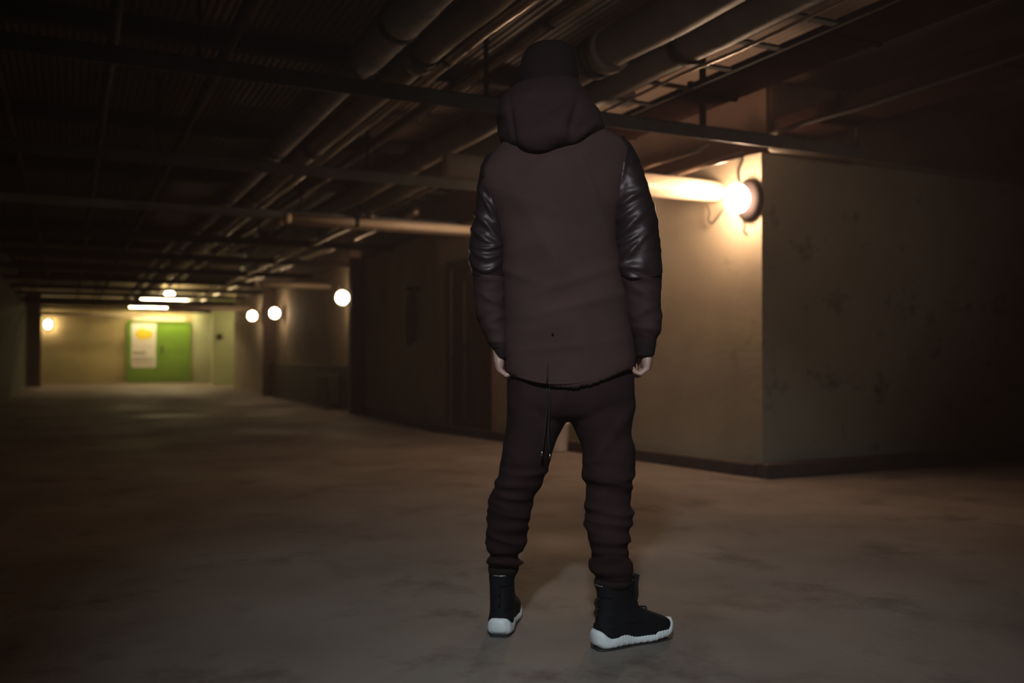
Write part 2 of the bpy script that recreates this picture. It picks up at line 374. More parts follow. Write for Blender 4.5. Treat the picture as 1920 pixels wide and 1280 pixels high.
MB().tube([(1.80, 4.9, 2.62), (1.80, 5.0, 2.62)], .10, 28).build('flange', M_pipe_b, P2, True)
pipe('copper_pipe', 2.02, 2.66, .034, 1.5, 29, M_pipe_m, 'thin tan metal pipe running just right of the thick brown pipe', (3.9, 5.05), 16)
pipe('copper_pipe', 2.36, 2.72, .030, 1.5, 29, M_pipe_m, 'thin tan metal pipe crossing above the cap of the person', (4.4,), 16)
pipe('steel_conduit', 2.55, 2.90, .028, 1.5, 29, M_pipe_m, 'thin conduit close under the ceiling, just left of the big flanged pipe', (), 14)
P3 = pipe('flanged_pipe', 2.72, 2.62, .108, 1.2, 16, M_pipe_b, 'thick dull brown pipe with a black collar right of the cap', (4.52,))
MB().tube([(2.72, 4.35, 2.62), (2.72, 4.42, 2.62)], .128, 28).build('flange', M_pipe_b, P3, True)
P4 = pipe('lagged_pipe', 3.02, 2.60, .105, 1.2, 18, M_pipe_b, 'thick lagged pipe between the flanged pipe and the cable tray', (4.05, 6.2, 9.95))
pipe('steel_conduit', 3.11, 2.49, .010, 1.2, 20, M_pipe_m, 'thin bright conduit along the lower edge of the lagged pipe by the tray', (), 10)
# cable tray ladder with rungs
T = empty('cable_tray', (3.4, 1.5, 2.60), 'ladder cable tray with square openings above the right shoulder of the person', 'cable tray')
for x in (3.24, 3.56): MB().box((x-.012, 1.5, 2.60), (x+.012, 12, 2.63)).build('side_rail', M_darksteel, T)
y = 1.8; k = 0
while y < 11.8:
    MB().box((3.25, y, 2.605), (3.55, y+.05, 2.62)).build('rung', M_darksteel, T); y += .42; k += 1
# dark duct and conduits
D_ = empty('flat_duct', (3.78, 1.2, 2.60), 'dark flat shallow duct running right of the cable tray', 'duct')
MB().box((3.60, 1.2, 2.60), (3.97, 9.6, 2.665)).build('duct_body', M_duct, D_, bevel=.008)
for yy in (2.4, 3.6, 4.8, 6.0, 7.2, 8.4): MB().box((3.59, yy, 2.592), (3.98, yy+.03, 2.675)).build('flange', M_duct, D_)
for x, z, r, y0, y1, lab in ((4.19, 2.30, .020, 5.02, 5.9, 'bright conduit above the nearest wall lamp, the right one of two'),
                             (3.86, 2.31, .016, 5.05, 7.2, 'bright conduit above the nearest wall lamp, the left one of two'),
                             (3.92, 2.345, .012, 5.05, 7.2, 'thin wire conduit just above the pair over the nearest lamp'),
                             (4.55, 2.50, .018, 1.5, 5.35, 'slim conduit running back from the first cross beam on the right'),
                             ):
    pipe('conduit' if r < .05 else 'lagged_pipe', x, z, r, y0, y1, M_darksteel if x == 4.55 else M_pipe_m, lab, (), 14)
BX = empty('wide_duct', (5.0, 1.5, 2.58), 'wide dark sheet metal duct running back to the blank right wall', 'duct')
MB().box((4.78, 1.5, 2.58), (5.18, 5.35, 2.70)).build('duct_body', M_duct, BX, bevel=.01)
for yy in (2.3, 3.5, 4.7): MB().box((4.77, yy, 2.57), (5.19, yy+.03, 2.71)).build('flange', M_duct, BX)
# left side pipes; two cream lengths put distant glints into the colour
pipe('metal_pipe', .20, 2.62, .030, 1.5, 32, M_darksteel, 'thin dark pipe high on the left, leading towards the green door', (), 16)
pipe('metal_pipe', .80, 2.66, .035, 1.5, 30, M_darksteel, 'dark metal pipe left of the pale insulated pipe', (), 16)
pipe('metal_pipe', 1.33, 2.57, .038, 14, 21, M_pipe_c, 'cream pipe length standing in for a glint far down the hall, left of the pale insulated pipe', (), 16)
pipe('metal_pipe', 2.95, 2.42, .035, 9.6, 28.4, M_pipe_m, 'low metal pipe leading away above the distant wall lamps', (), 16)
pipe('metal_pipe', 3.45, 2.50, .045, 9.6, 28.4, M_pipe_m, 'metal pipe nearest the right wall far down the hall', (), 16)
pipe('metal_pipe', 2.20, 2.495, .032, 12.3, 14.95, M_pipe_c, 'short cream length of pipe standing in for a glint high up, left of the elbow of the person', (), 16)
pipe('steel_conduit', -.45, 2.80, .03, 1.5, 27.9, M_darksteel, 'dark conduit close to the left wall', (), 12)

# cross pipes
def xpipe(y, z, r, xa, xb_, m, label, clamps=()):
    o = empty('cross_pipe', (xa, y, z-r), label, 'pipe', None)
    MB().tube([(xa, y, z), ((xa+xb_)/2, y, z), (xb_, y, z)], r, 28).build('pipe_run', m, o, True)
    if r < .08: MB().tube([(xa-.02, y, z), (xa+.04, y, z)], r*1.05, 28).build('end_cap', m, o, True)
    for x in clamps: MB().tube([(x-.02, y, z), (x+.02, y, z)], r*1.12, 24).build('clamp', M_rub, o, True)
    return o
xpipe(5.80, 2.20, .085, atY(835, 322, 5.80)[0], 4.60, M_pipe_c, 'cream pipe glowing beside the nearest wall lamp, right of the person')
xpipe(9.0, 2.25, .045, 1.9, 4.1, M_pipe_c, 'cream pipe crossing the hall left of the elbow of the person', (2.6,))
xpipe(9.35, 2.27, .04, 1.9, 4.05, M_pipe_c, 'cream pipe crossing the hall just behind the one left of the elbow')
xpipe(16.2, 2.15, .05, 2.9, 4.205, M_pipe_c, 'short cream pipe leading to the wall lamp beside the dark pier')
xpipe(24.2, 2.12, .06, 2.2, 4.2, M_pipe_c, 'cream pipe leading to the leftmost of the three right wall lamps')
xpipe(31.25, 2.2, .05, XL, 2.2, M_pipe_c, 'cream pipe above the far tan wall, left of the green door')
xpipe(28.6, 2.452, .04, XL, 5.2, M_darksteel, 'dark pipe crossing in front of the glowing far ceiling')
# ventilation duct across in front of the door light
o = MB().box((1.9, 30.3, 2.28), (5.0, 30.6, 2.40)).build('cross_duct', M_darksteel, bevel=.01); tag(setbase(o), 'dark flat duct hanging across just before the green door', 'duct')

# conduit along the top of the right wall
o = MB().tube([(4.72, 5.33, 2.455), (6.2, 5.34, 2.45), (9.3, 5.33, 2.455)], .022, 10).build('wall_conduit', M_pipe_b, None, True); tag(setbase(o), 'dull conduit lying along the top edge of the blank right wall', 'conduit')

# ------------------------------------------------------------------ lamps
def wall_lamp(pos, nrm, r, label, m, off=1.3):
    """caged bulkhead lamp: oval back plate on the wall, globe, wire cage. pos = globe centre"""
    pos = np.array(pos, float); nrm = np.array(nrm, float); nrm /= np.linalg.norm(nrm)
    o = empty('wall_lamp', pos-nrm*(r*off), label, 'lamp', 'caged wall lamps')
    s = np.cross(nrm, Z); s /= np.linalg.norm(s)
    def disc(off, rad, t, name, mm):
        MB().rings([[pos-nrm*(off-k*t)+(s*math.cos(q)*rad+Z*math.sin(q)*rad*1.25)*sc for q in [2*math.pi*j/28 for j in range(28)]] for k, sc in ((0, 1), (.8, 1), (1, .88))]).build(name, mm, o, True)
    disc(r*off, r*1.15, r*(off-.95), 'back_plate', M_base)
    g = MB(); rs = []
    for i in range(11):
        th = math.pi*min(max(i/10, .03), .97)
        rs.append([pos+nrm*(-math.cos(th)*r*1.0)+s*(math.sin(th)*math.cos(q)*r*.82)+Z*(math.sin(th)*math.sin(q)*r*1.05) for q in [2*math.pi*j/16 for j in range(16)]])
    g.rings(rs).build('globe', m, o, True)
    for k in range(4):
        a = math.pi*k/4+.3; e = s*math.cos(a)*.95+Z*math.sin(a)*1.2
        pts = [pos+nrm*(math.cos(t)*r*1.14)+e*(math.sin(t)*r*1.02) for t in np.linspace(-math.pi*.62, math.pi*.62, 17)]
        MB().tube(pts, r*.028, 6).build('cage_wire', M_cage, o, True)
    return o
nA = np.array([dn[0], dn[1], 0])
# nearest lamp
wallp = onl(1382, 372, (K1[0]-.155, K1[1]), (K2[0]-.155, K2[1]))
L1 = wall_lamp(wallp, nA, .105, 'big glowing caged lamp on the wall corner right of the person', M_glow_near, 1.48)
wall_lamp(onl(1085, 432, (K1[0]-.155, K1[1]), (K2[0]-.155, K2[1])), nA, .105, 'added unseen wall lamp on the angled wall, hidden by the back of the person', M_glow_near, 1.48)  # out of sight, added to brighten floor and wall behind the person
for pxl, pyl, lab in ((642, 558, 'glowing wall lamp beside the widest dark pier'), (515, 587, 'glowing wall lamp just right of the narrow dark pier'), (473, 592, 'glowing wall lamp just left of the narrow dark pier')):
    pp = atX(pxl, pyl, 4.0); wall_lamp(pp, (-1, 0, 0), .105, lab, M_glow)
pp = atY(90, 608, 30.5); wall_lamp(atY(90, 608, YF-.16), (0, -1, 0), .13, 'glowing wall lamp at the left end of the far tan wall', M_glow)
def ceil_lamp(pos, label, m, r=.10):
    pos = np.array(pos, float); o = empty('ceiling_lamp', pos, label, 'lamp', 'ceiling lamps far down the hall')
    MB().sphere(pos, r, 16, 10, (1, 1, .8)).build('globe', m, o, True)
    MB().tube([pos+Z*r*.75, pos+Z*(r*.75+.03)], [r*.8, r*.7], 20).build('base', M_base, o, True)
    MB().tube([pos+Z*(r*.75+.03), np.array([pos[0], pos[1], CEIL])], .012, 8).build('stem', M_base, o)
ceil_lamp(atY(318, 552, 27.6), 'glowing ceiling lamp hanging before the far beams, above the green door', M_glow_far, .12)
# tube light over the door
tx = (atY(243, 575, 33.05)[0], atY(368, 575, 33.05)[0])
o = empty('tube_light', ((tx[0]+tx[1])/2, 33.05, 2.58), 'long glowing tube light in front of the top of the green door', 'lamp')
MB().tube([(tx[0], 33.05, 2.58), (tx[1], 33.05, 2.58)], .045, 12).build('tube', M_tube, o, True)
MB().box((tx[0]-.03, 33.12, 2.54), (tx[1]+.03, 33.18, 2.62)).build('housing', M_lintel, o)
for x in (tx[0]+.2, tx[1]-.2): MB().box((x-.01, 33.13, 2.61), (x+.01, 33.16, 2.745)).build('hanger', M_base, o)
for x in (tx[0], tx[1]): MB().box((x-.02, 33.02, 2.55), (x+.02, 33.13, 2.61)).build('socket', M_base, o)

wall_lamp((5.0, 28.7, 2.15), (-1, 0, 0), .105, 'unseen wall lamp added round the corner to light the pale green wall', M_tube)  # out of sight, added to brighten the return wall
t2 = (atY(252, 565, 30.25)[0], atY(358, 565, 30.25)[0])  # second tube is added, it stands in for brightly lit ceiling bars
o = empty('tube_light', ((t2[0]+t2[1])/2, 30.25, 2.63), 'added glowing tube standing in for lit ceiling bars, nearer than the door top tube', 'lamp')
MB().tube([(t2[0], 30.25, 2.63), (t2[1], 30.25, 2.63)], .035, 12).build('tube', M_tube, o, True)
for x in (t2[0], (t2[0]+t2[1])/2, t2[1]): MB().box((x-.03, 30.2, 2.58), (x+.03, 30.3, 2.745)).build('socket', M_base, o)
# cables and dangling bits near the lamp
def wire(pts, r, label, name='loose_cable', cat='cable'):
    P_ = [np.array(p, float) for p in pts]; out = []
    for i in range(len(P_)-1):
        p0 = P_[max(i-1, 0)]; p1 = P_[i]; p2 = P_[i+1]; p3 = P_[min(i+2, len(P_)-1)]
        for t in np.linspace(0, 1, 7)[:-1]:
            out.append(.5*((2*p1)+(-p0+p2)*t+(2*p0-5*p1+4*p2-p3)*t*t+(-p0+3*p1-3*p2+p3)*t**3))
    out.append(P_[-1]); o = MB().tube(out, r, 8).build(name, M_rubber, None, True); return tag(setbase(o), label, cat)
def wl(px, py, off=.02): return onl(px, py, (K1[0]-off, K1[1]), (K2[0]-off, K2[1]))
wire([wl(1326, 385, .03), wl(1330, 398, .05), wl(1328, 412, .04), wl(1336, 418, .03), wl(1352, 398, .04), wl(1358, 388, .02)], .006, 'dark loose cable loop hanging left of the nearest wall lamp')
wire([wl(1392, 402, .02), wl(1396, 425, .012), wl(1393, 432, .01), wl(1401, 438, .012)], .004, 'thin cable end below the nearest wall lamp')
wire([wl(1386, 345, .02), wl(1384, 322, .03), wl(1392, 300, .02), wl(1390, 288, .02)], .010, 'cable rising from the nearest wall lamp to the ceiling')

# hanging coil of hose on the wall left of the brown door
hc = onl(785, 590, K2, K3)
o = empty('hose_coil', hc-np.array([.1, 0, .3]), 'dark bundle of hose hanging on the wall left of the brown door', 'hose')
for k in range(4):
    c = hc+np.array([-.075-.012*k, .03*k-.04, 0]); rx = .085+.012*k
    MB().tube([c+np.array([0, rx*math.cos(t), .33*math.sin(t)-.02*k]) for t in np.linspace(0, 2*math.pi, 33)], .022, 10).build('hose_loop', M_rubber, o, True)
MB().box(tuple(hc+np.array([-.16, -.02, .30])), tuple(hc+np.array([0, .02, .36]))).build('hook', M_base, o)
# pale bucket between the legs, by the foot of the wall
bc = atz(1064, 845)*np.array([1, 1, 0])+np.array([-.12, 0, 0])
o = empty('bucket', bc, 'pale plastic bucket on the floor seen between the legs of the person', 'bucket')
MB().rings([[bc+np.array([math.cos(q)*r_, math.sin(q)*r_, z_]) for q in [2*math.pi*j/28 for j in range(28)]] for r_, z_ in ((.095, .0), (.105, .02), (.12, .26), (.126, .265), (.126, .28), (.115, .28), (.10, .03))]).build('body', M_bucket, o, True)
MB().tube([bc+np.array([.126*math.cos(t), .0, .27+.1*math.sin(t)]) for t in np.linspace(0, math.pi, 14)], .004, 6).build('bail_handle', M_cage, o)
# low cabinet by the dado
g = atX(612, 752, 4.02)
o = empty('electrical_cabinet', (4.05, g[1], .1), 'dark green metal cabinet low on the wall between the two dark piers', 'cabinet')
MB().box((3.93, g[1]-.45, .1), (4.115, g[1]+.45, .58)).build('body', M_dado, o, bevel=.01)
MB().box((3.918, g[1]-.42, .13), (3.93, g[1]+.42, .55)).build('door', M_dado, o, bevel=.004)
# junction box on the return wall
jb = atY(412, 631, 30)
o = MB().box((jb[0]-.07, 29.9, jb[2]-.08), (jb[0]+.07, 30, jb[2]+.08)).build('junction_box', M_base, bevel=.01); tag(setbase(o), 'small dark junction box on the pale green return wall', 'box')

# ------------------------------------------------------------------ the person
def H1(xs, ys, x):       # smooth interpolation
    xs = np.array(xs, float); ys = np.array(ys, float); n_ = len(xs); m = np.zeros_like(ys); d_ = np.diff(ys)/np.diff(xs)
    m[0] = d_[0]; m[-1] = d_[-1]
    for i in range(1, n_-1): m[i] = 0 if d_[i-1]*d_[i] <= 0 else 2*d_[i-1]*d_[i]/(d_[i-1]+d_[i])
    x = np.clip(x, xs[0], xs[-1]); i = np.clip(np.searchsorted(xs, x)-1, 0, n_-2); h = xs[i+1]-xs[i]; t = (x-xs[i])/h
    return (2*t**3-3*t**2+1)*ys[i]+(t**3-2*t**2+t)*h*m[i]+(-2*t**3+3*t**2)*ys[i+1]+(t**3-t**2)*h*m[i+1]
def prof(rows, n_, seg_=48, e=2.3, disp=None, inset=0.0):
    """rows: (y, left, right, half depth, distance from camera). Returns rings (nearly horizontal), top to bottom."""
    rows = np.array(rows, float); ys = np.linspace(rows[0, 0], rows[-1, 0], n_); out = []
    for y in ys:
        l, r, dp, D = [float(H1(rows[:, 0], rows[:, k], y)) for k in (1, 2, 3, 4)]
        c = atD((l+r)/2, y, D); a = (r-l)/2*D/FPX-inset; dp = dp-inset; ring = []
        for j in range(seg_):
            q = 2*math.pi*j/seg_; cx, sy = math.cos(q), math.sin(q)
            cx = math.copysign(abs(cx)**(2/e), cx); sy = math.copysign(abs(sy)**(2/e), sy)
            ring.append(c+R*a*cx+FH*dp*sy)
        out.append(ring)
    return out
def remesh(mb, voxel, smooth=2, fn=None):
    me = mb.mesh('tmp'); o = bpy.data.objects.new('tmp', me); COL.objects.link(o)
    md = o.modifiers.new('r', 'REMESH'); md.mode = 'VOXEL'; md.voxel_size = voxel
    if smooth: s_ = o.modifiers.new('s', 'SMOOTH'); s_.iterations = smooth; s_.factor = .5
    bpy.context.view_layer.update(); dg = bpy.context.evaluated_depsgraph_get()
    out = bpy.data.meshes.new_from_object(o.evaluated_get(dg)); bpy.data.objects.remove(o); out.materials.clear()
    if fn: wrinkle(out, fn)
    return out
def wrinkle(me, fn):
    nn = len(me.vertices); a = np.zeros(nn*3); me.vertices.foreach_get('co', a); a = a.reshape(-1, 3); no = np.zeros(nn*3); me.vertex_normals.foreach_get('vector', no); no = no.reshape(-1, 3)
    for i in range(nn): a[i] += no[i]*fn(a[i])
    me.vertices.foreach_set('co', a.ravel()); me.update()
def topx(p):             # world point to photo pixel, used to place folds
    v = p-C0; k = v@F; return 960+FPX*(v@R)/k, 640-FPX*(v@U)/k
def nz(x, y, z): return noise.noise(Vector((float(x), float(y), float(z))))
def ridge(x): return 1-abs(x)*2.2

DB = 2.88
root = empty('person', atD(1075, 1200, DB)*np.array([1, 1, 0]), 'person seen from behind in a dark hooded jacket, cap, joggers and white soled shoes', 'person')

# --- body ---
body = MB()
torso_rows = [(215, 1000, 1062, .062, 2.91), (238, 996, 1072, .065, 2.90), (262, 975, 1110, .085, 2.89), (285, 940, 1160, .10, 2.88), (320, 925, 1172, .115, DB), (400, 945, 1148, .12, DB), (500, 955, 1150, .11, DB), (600, 955, 1165, .12, DB), (690, 958, 1172, .125, DB), (770, 968, 1168, .11, DB)]
body.rings(prof(torso_rows, 44, 40, inset=.012))
head_rows = [(92, 1015, 1045, .03, 2.94), (96, 1000, 1060, .055, 2.94), (108, 986, 1074, .082, 2.94), (130, 981, 1079, .095, 2.94), (155, 981, 1078, .098, 2.94), (180, 986, 1072, .093, 2.945), (205, 993, 1063, .085, 2.955), (222, 1003, 1052, .06, 2.975), (230, 1015, 1040, .03, 2.985)]
body.rings(prof(head_rows, 30, 36, 2.1))
hc_ = atD(1029, 170, 2.94)
fr = FH  # the face looks away from the camera
def hp_(u, v, w_): return hc_+R*u+fr*v+Z*w_
body.tube([hp_(0, .085, .02), hp_(0, .112, -.018), hp_(0, .10, -.03)], [.008, .014, .008], 12, round_ends=True)   # nose
body.tube([hp_(-.022, .088, -.058), hp_(0, .098, -.058), hp_(.022, .088, -.058)], [.006, .009, .006], 10, round_ends=True)   # lips
body.tube([hp_(-.02, .078, -.088), hp_(.0, .09, -.09), hp_(.02, .078, -.088)], [.012, .015, .012], 10, round_ends=True)      # chin
body.tube([hp_(-.045, .075, .03), hp_(0, .09, .03), hp_(.045, .075, .03)], [.008, .009, .008], 10, round_ends=True)          # brow
for s_ in (-1, 1):
    body.tube([hp_(s_*.084, -.002, .015), hp_(s_*.093, -.01, .0), hp_(s_*.084, 0, -.03)], [.010, .012, .008], 10, round_ends=True)   # ears
def arm(pts, rad): body.tube([atD(*p) for p in pts], rad, 20, round_ends=True)
arm([(948, 335, DB), (924, 400, 2.87), (917, 480, 2.87), (924, 560, 2.86), (938, 640, 2.85)], [.05, .043, .038, .036, .026])
arm([(1155, 295, DB), (1180, 400, 2.86), (1193, 480, 2.86), (1205, 560, 2.85), (1209, 640, 2.84)], [.052, .046, .040, .038, .027])
def leg(pts, rad): body.tube([atD(*p) for p in pts], rad, 22, round_ends=True)
leg([(1005, 730, DB), (990, 800, 2.88), (972, 900, 2.87), (955, 960, 2.92), (944, 1045, 2.968), (942, 1110, 3.005)], [.068, .060, .050, .045, .028, .026])
leg([(1125, 730, DB), (1133, 800, 2.86), (1143, 900, 2.84), (1142, 960, 2.835), (1147, 1040, 2.838), (1152, 1120, 2.868)], [.072, .066, .052, .044, .028, .026])
def hand(wr, side):
    """side -1 left hand, +1 right hand; palm faces the thigh, thumb side faces away from camera"""
    inn = -side; W_ = np.array(wr, float)
    dn_ = -Z+R*(.04*inn)+FH*.05; dn_ /= np.linalg.norm(dn_); ins = R*inn+Z*.0; ins = ins-dn_*(ins@dn_); ins /= np.linalg.norm(ins)
    lat = FH*1.0; lat = lat-dn_*(lat@dn_)-ins*(lat@ins); lat /= np.linalg.norm(lat)
    rings = []
    for t, wd, th in ((-.03, .025, .021), (0, .026, .020), (.02, .032, .019), (.045, .040, .018), (.062, .041, .0155), (.072, .039, .013), (.078, .033, .008)):
        c = W_+dn_*t; rings.append([c+lat*wd*math.copysign(abs(math.cos(q))**.8, math.cos(q))+ins*th*math.sin(q) for q in [2*math.pi*j/24 for j in range(24)]])
    body.rings(rings)
    for off, ln, r0, bend in ((.0325, .070, .0090, 0), (.0115, .078, .0093, .06), (-.0105, .073, .0090, .12), (-.0315, .060, .0084, .2)):
        p_ = W_+dn_*.070+lat*off; pts = [p_-dn_*.012, p_]; rad = [r0, r0*1.05]; ang = math.radians(38)+bend
        for fr_, da in ((.46, 58), (.30, 42), (.24, 0)):
            dd = dn_*math.cos(ang)+ins*math.sin(ang)
            p_ = p_+dd*ln*fr_; pts.append(p_); rad.append(r0*(.95 if fr_ > .4 else .86)); ang += math.radians(da)
        # mid points keep the phalanges straight between knuckles
        pp_, rr_ = [pts[0]], [rad[0]]
        for a_, b_, ra, rb in zip(pts[:-1], pts[1:], rad[:-1], rad[1:]):
            pp_ += [a_+(b_-a_)*.5, b_]; rr_ += [(ra+rb)/2*.96, rb]
        body.tube(pp_, rr_, 12, round_ends=True)
    tb = W_+dn_*.022+lat*.026+ins*.006
    body.tube([tb, tb+dn_*.025+lat*.018+ins*.012, tb+dn_*.052+lat*.022+ins*.022, tb+dn_*.075+lat*.012+ins*.030], [.013, .0115, .0098, .008], 12, round_ends=True)
hand(atD(935, 650, 2.85), -1)
hand(atD(1213, 647, 2.84), 1)
bme = remesh(body, .0034, 2)
link('body', bme, M_skin, root, True)
M_eye = mat('eye_white', (.75, .72, .70), None, 5, .3); M_iris = mat('eye_brown', (.05, .025, .012), None, 5, .25)
for s_ in (-1, 1):
    e_ = hp_(s_*.031, .083, .004); ey = MB().sphere(e_, .0115, 16, 10).build('eye', M_eye, root, True)
    MB().tube([e_+fr*.0085, e_+fr*.0122], [.0055, .003], 14).build('iris', M_iris, ey, True)
# hair visible below the cap
hrs = prof([(150, 979, 1081, .100, 2.938), (168, 979, 1081, .101, 2.938), (186, 984, 1075, .097, 2.94), (200, 995, 1062, .086, 2.945)], 10, 36, 2.2)
hrs = [[p_-FH*max(0, (p_-np.mean(r_, 0))@FH-.005)*.85 for p_ in r_] for r_ in hrs]
MB().rings(hrs).build('hair', M_hair, root, True)

# --- trousers ---
tr = MB()
seat = [(640, 956, 1178, .135, DB), (690, 951, 1187, .142, DB), (720, 950, 1190, .146, DB), (750, 950, 1190, .14, 2.875), (775, 952, 1186, .12, 2.875), (790, 985, 1150, .08, 2.875)]
tr.rings(prof(seat, 24, 56, 2.4))
legL = [(700, 952, 1060, .12, DB), (740, 950, 1068, .122, DB), (785, 947, 1064, .115, DB), (830, 943, 1046, .10, 2.875), (865, 935, 1034, .093, 2.88), (885, 932, 1028, .090, 2.885), (900, 927, 1022, .090, 2.89), (912, 929, 1013, .083, 2.895), (925, 922, 1002, .080, 2.90), (940, 917, 997, .078, 2.91), (955, 915, 999, .080, 2.92),
        (975, 913, 993, .078, 2.935), (1005, 911, 991, .074, 2.95), (1030, 912, 981, .066, 2.965), (1041, 919, 973, .058, 2.97), (1048, 909, 979, .062, 2.975), (1054, 907, 985, .064, 2.99), (1062, 915, 973, .054, 3.0), (1070, 918, 970, .046, 3.005), (1082, 920, 966, .040, 3.01)]
legR = [(700, 1040, 1189, .125, DB), (740, 1052, 1191, .125, DB), (785, 1067, 1188, .118, 2.87), (815, 1077, 1185, .105, 2.865), (840, 1087, 1191, .10, 2.86), (870, 1090, 1192, .098, 2.855), (895, 1091, 1191, .096, 2.85), (906, 1100, 1187, .086, 2.85), (922, 1098, 1185, .083, 2.85), (940, 1095, 1184, .082, 2.845), (962, 1099, 1188, .083, 2.84),
        (978, 1095, 1187, .082, 2.84), (1000, 1100, 1184, .078, 2.835), (1025, 1107, 1178, .070, 2.83), (1040, 1110, 1178, .064, 2.83), (1054, 1101, 1189, .072, 2.85), (1068, 1102, 1191, .073, 2.855), (1077, 1113, 1189, .064, 2.86), (1086, 1115, 1187, .060, 2.86), (1096, 1117, 1179, .054, 2.865), (1110, 1119, 1176, .046, 2.865)]
tr.rings(prof(legL, 84, 48, 2.15)); tr.rings(prof(legR, 84, 48, 2.15))
def fold_tr(p):
    x, y = topx(p); s_ = p@R; f_ = p@FH; z = p[2]
    lo = min(max((y-840)/80, 0), 1)
    a = ridge(nz(s_*5, f_*5, z*26+s_*3))*.0075*lo + nz(s_*11, f_*11, z*34)*.004*lo
    b = ridge(nz(s_*5+z*4, f_*6, z*4-s_*6))*.006*(1-lo*.6)
    # diagonal fold from outer thigh to inner knee on the right leg
    if x > 1080 and y < 870:
        d_ = abs((x-1185)*.80+(y-770)*.60)/11; b += .007*math.exp(-d_*d_)
    return (a+b)*(1 if y < 1040 else .4)-.006
tme = remesh(tr, .0062, 2, fold_tr)
trs = link('joggers', tme, M_pants, root, True)
# ribbed ankle cuffs
for rows in ([(1058, 917, 971, .050, 3.0), (1064, 915, 973, .052, 3.0), (1082, 919, 965, .042, 3.01), (1096, 924, 960, .032, 3.012)], [(1084, 1116, 1182, .057, 2.86), (1090, 1114, 1184, .060, 2.86), (1106, 1118, 1178, .046, 2.87), (1122, 1126, 1172, .032, 2.87)]):
    MB().rings(prof(rows, 14, 48, 2.1)).build('ankle_cuff', M_rib, trs, True)

# --- jacket ---
tj = MB()
jr = [(238, 985, 1095, .085, 2.89), (252, 968, 1140, .100, 2.885), (266, 944, 1166, .112, DB), (282, 925, 1182, .12, DB), (300, 908, 1188, .128, DB), (330, 901, 1186, .138, DB), (370, 906, 1170, .143, DB), (420, 925, 1160, .146, DB), (470, 938, 1160, .146, DB), (530, 943, 1170, .146, DB), (600, 945, 1180, .15, DB), (650, 946, 1187, .155, DB), (690, 947, 1190, .158, DB), (700, 948, 1190, .158, DB)]
rg = prof(jr, 70, 64, 2.5)
# fishtail hem: push the last rings down at the back centre
yy_ = np.linspace(238, 700, 70); out = []
for y, r_ in zip(yy_, rg):
    t = max(0, (y-600)/100)**1.5; q2 = []
    for p_ in r_:
        v = p_-atD(1068, y, DB); s_ = (v@R)/.20; back = max(0, -(v@FH)/.15)
        q2.append(p_-Z*t*(.048*max(0, 1-(s_+.15)**2*1.1)*(.4+.6*back)-.012))
    out.append(q2)
last = out[-1]; cc = np.mean(last, 0)
out.append([p_+(cc-p_)*.03-Z*.002 for p_ in last]); out.append([p_+(cc-p_)*.07+Z*.012 for p_ in last]); out.append([p_+(cc-p_)*.09+Z*.06 for p_ in last])
tj.rings(out)
def fold_j(p):
    x, y = topx(p); s_ = p@R; f_ = p@FH; z = p[2]
    up = min(max((y-260)/200, 0), 1)
    a = ridge(nz(s_*3.2-z*2.5, f_*3, z*5+s_*2))*.009+nz(s_*7+z*4, f_*7, z*11)*.006*up
    for (x0_, y0_, dx, dy, wd, am, ln) in ((1100, 330, .35, .94, 9, .006, 90), (1015, 440, .5, .87, 14, .005, 120), (1090, 520, .95, -.3, 10, .006, 90), (960, 510, .93, .36, 9, .005, 60), (1085, 570, .97, -.22, 9, .005, 100), (1050, 650, .99, -.1, 7, .003, 120)):
        u_ = (x-x0_)*dx+(y-y0_)*dy; v_ = (x-x0_)*-dy+(y-y0_)*dx; a += am*math.exp(-(v_/wd)**2-(u_/ln)**2)
    return a-.004
jme = remesh(tj, .0066, 2, fold_j)
jk = link('jacket', jme, M_jacket, root, True)
# hem band, pleat and press stud
def hempt(x, up_=0.0, dd=.0):
    s_ = (x-1068)*DB/FPX/.20
    yv = 700+(.048*max(0, 1-(s_+.15)**2*1.1)-.012)*FPX/DB-up_
    return atD(x, yv, DB-.158*math.sqrt(max(0, 1-abs(s_)**2.5))-dd)
MB().tube([hempt(x, 3, .004) for x in range(962, 1181, 6)], .005, 8).build('hem_seam', M_jacket, jk, True)
MB().tube([atD(1027, 680, DB-.158), atD(1026.5, 705, DB-.162), hempt(1026, 0, .006)], [.0012, .0026, .004], 8).build('back_pleat', M_hood, jk, True)
c_ = atD(1036, 625, DB-.158); MB().tube([c_-FH*.004, c_+FH*.012], .0032, 10).build('press_stud', M_rib, jk, True)
# drawcord, two strands with metal tips
for k, (xa, ya, xb2, yb) in enumerate(((1025, 727, 1018, 845), (1029, 727, 1031, 850))):
    pts = []
    for t in np.linspace(0, 1, 12):
        pts.append(atD(xa+(xb2-xa)*t**2+1.2*math.sin(t*5+k), ya+(yb-ya)*t, DB-.165+.035*t))
    cd = MB().tube(pts, .0019, 8).build('drawcord', M_cord, jk, True)
    MB().tube([pts[-1], pts[-1]+Z*-.014+R*(-.003 if k == 0 else .001)], .0032, 8).build('cord_tip', M_metal, jk, True)

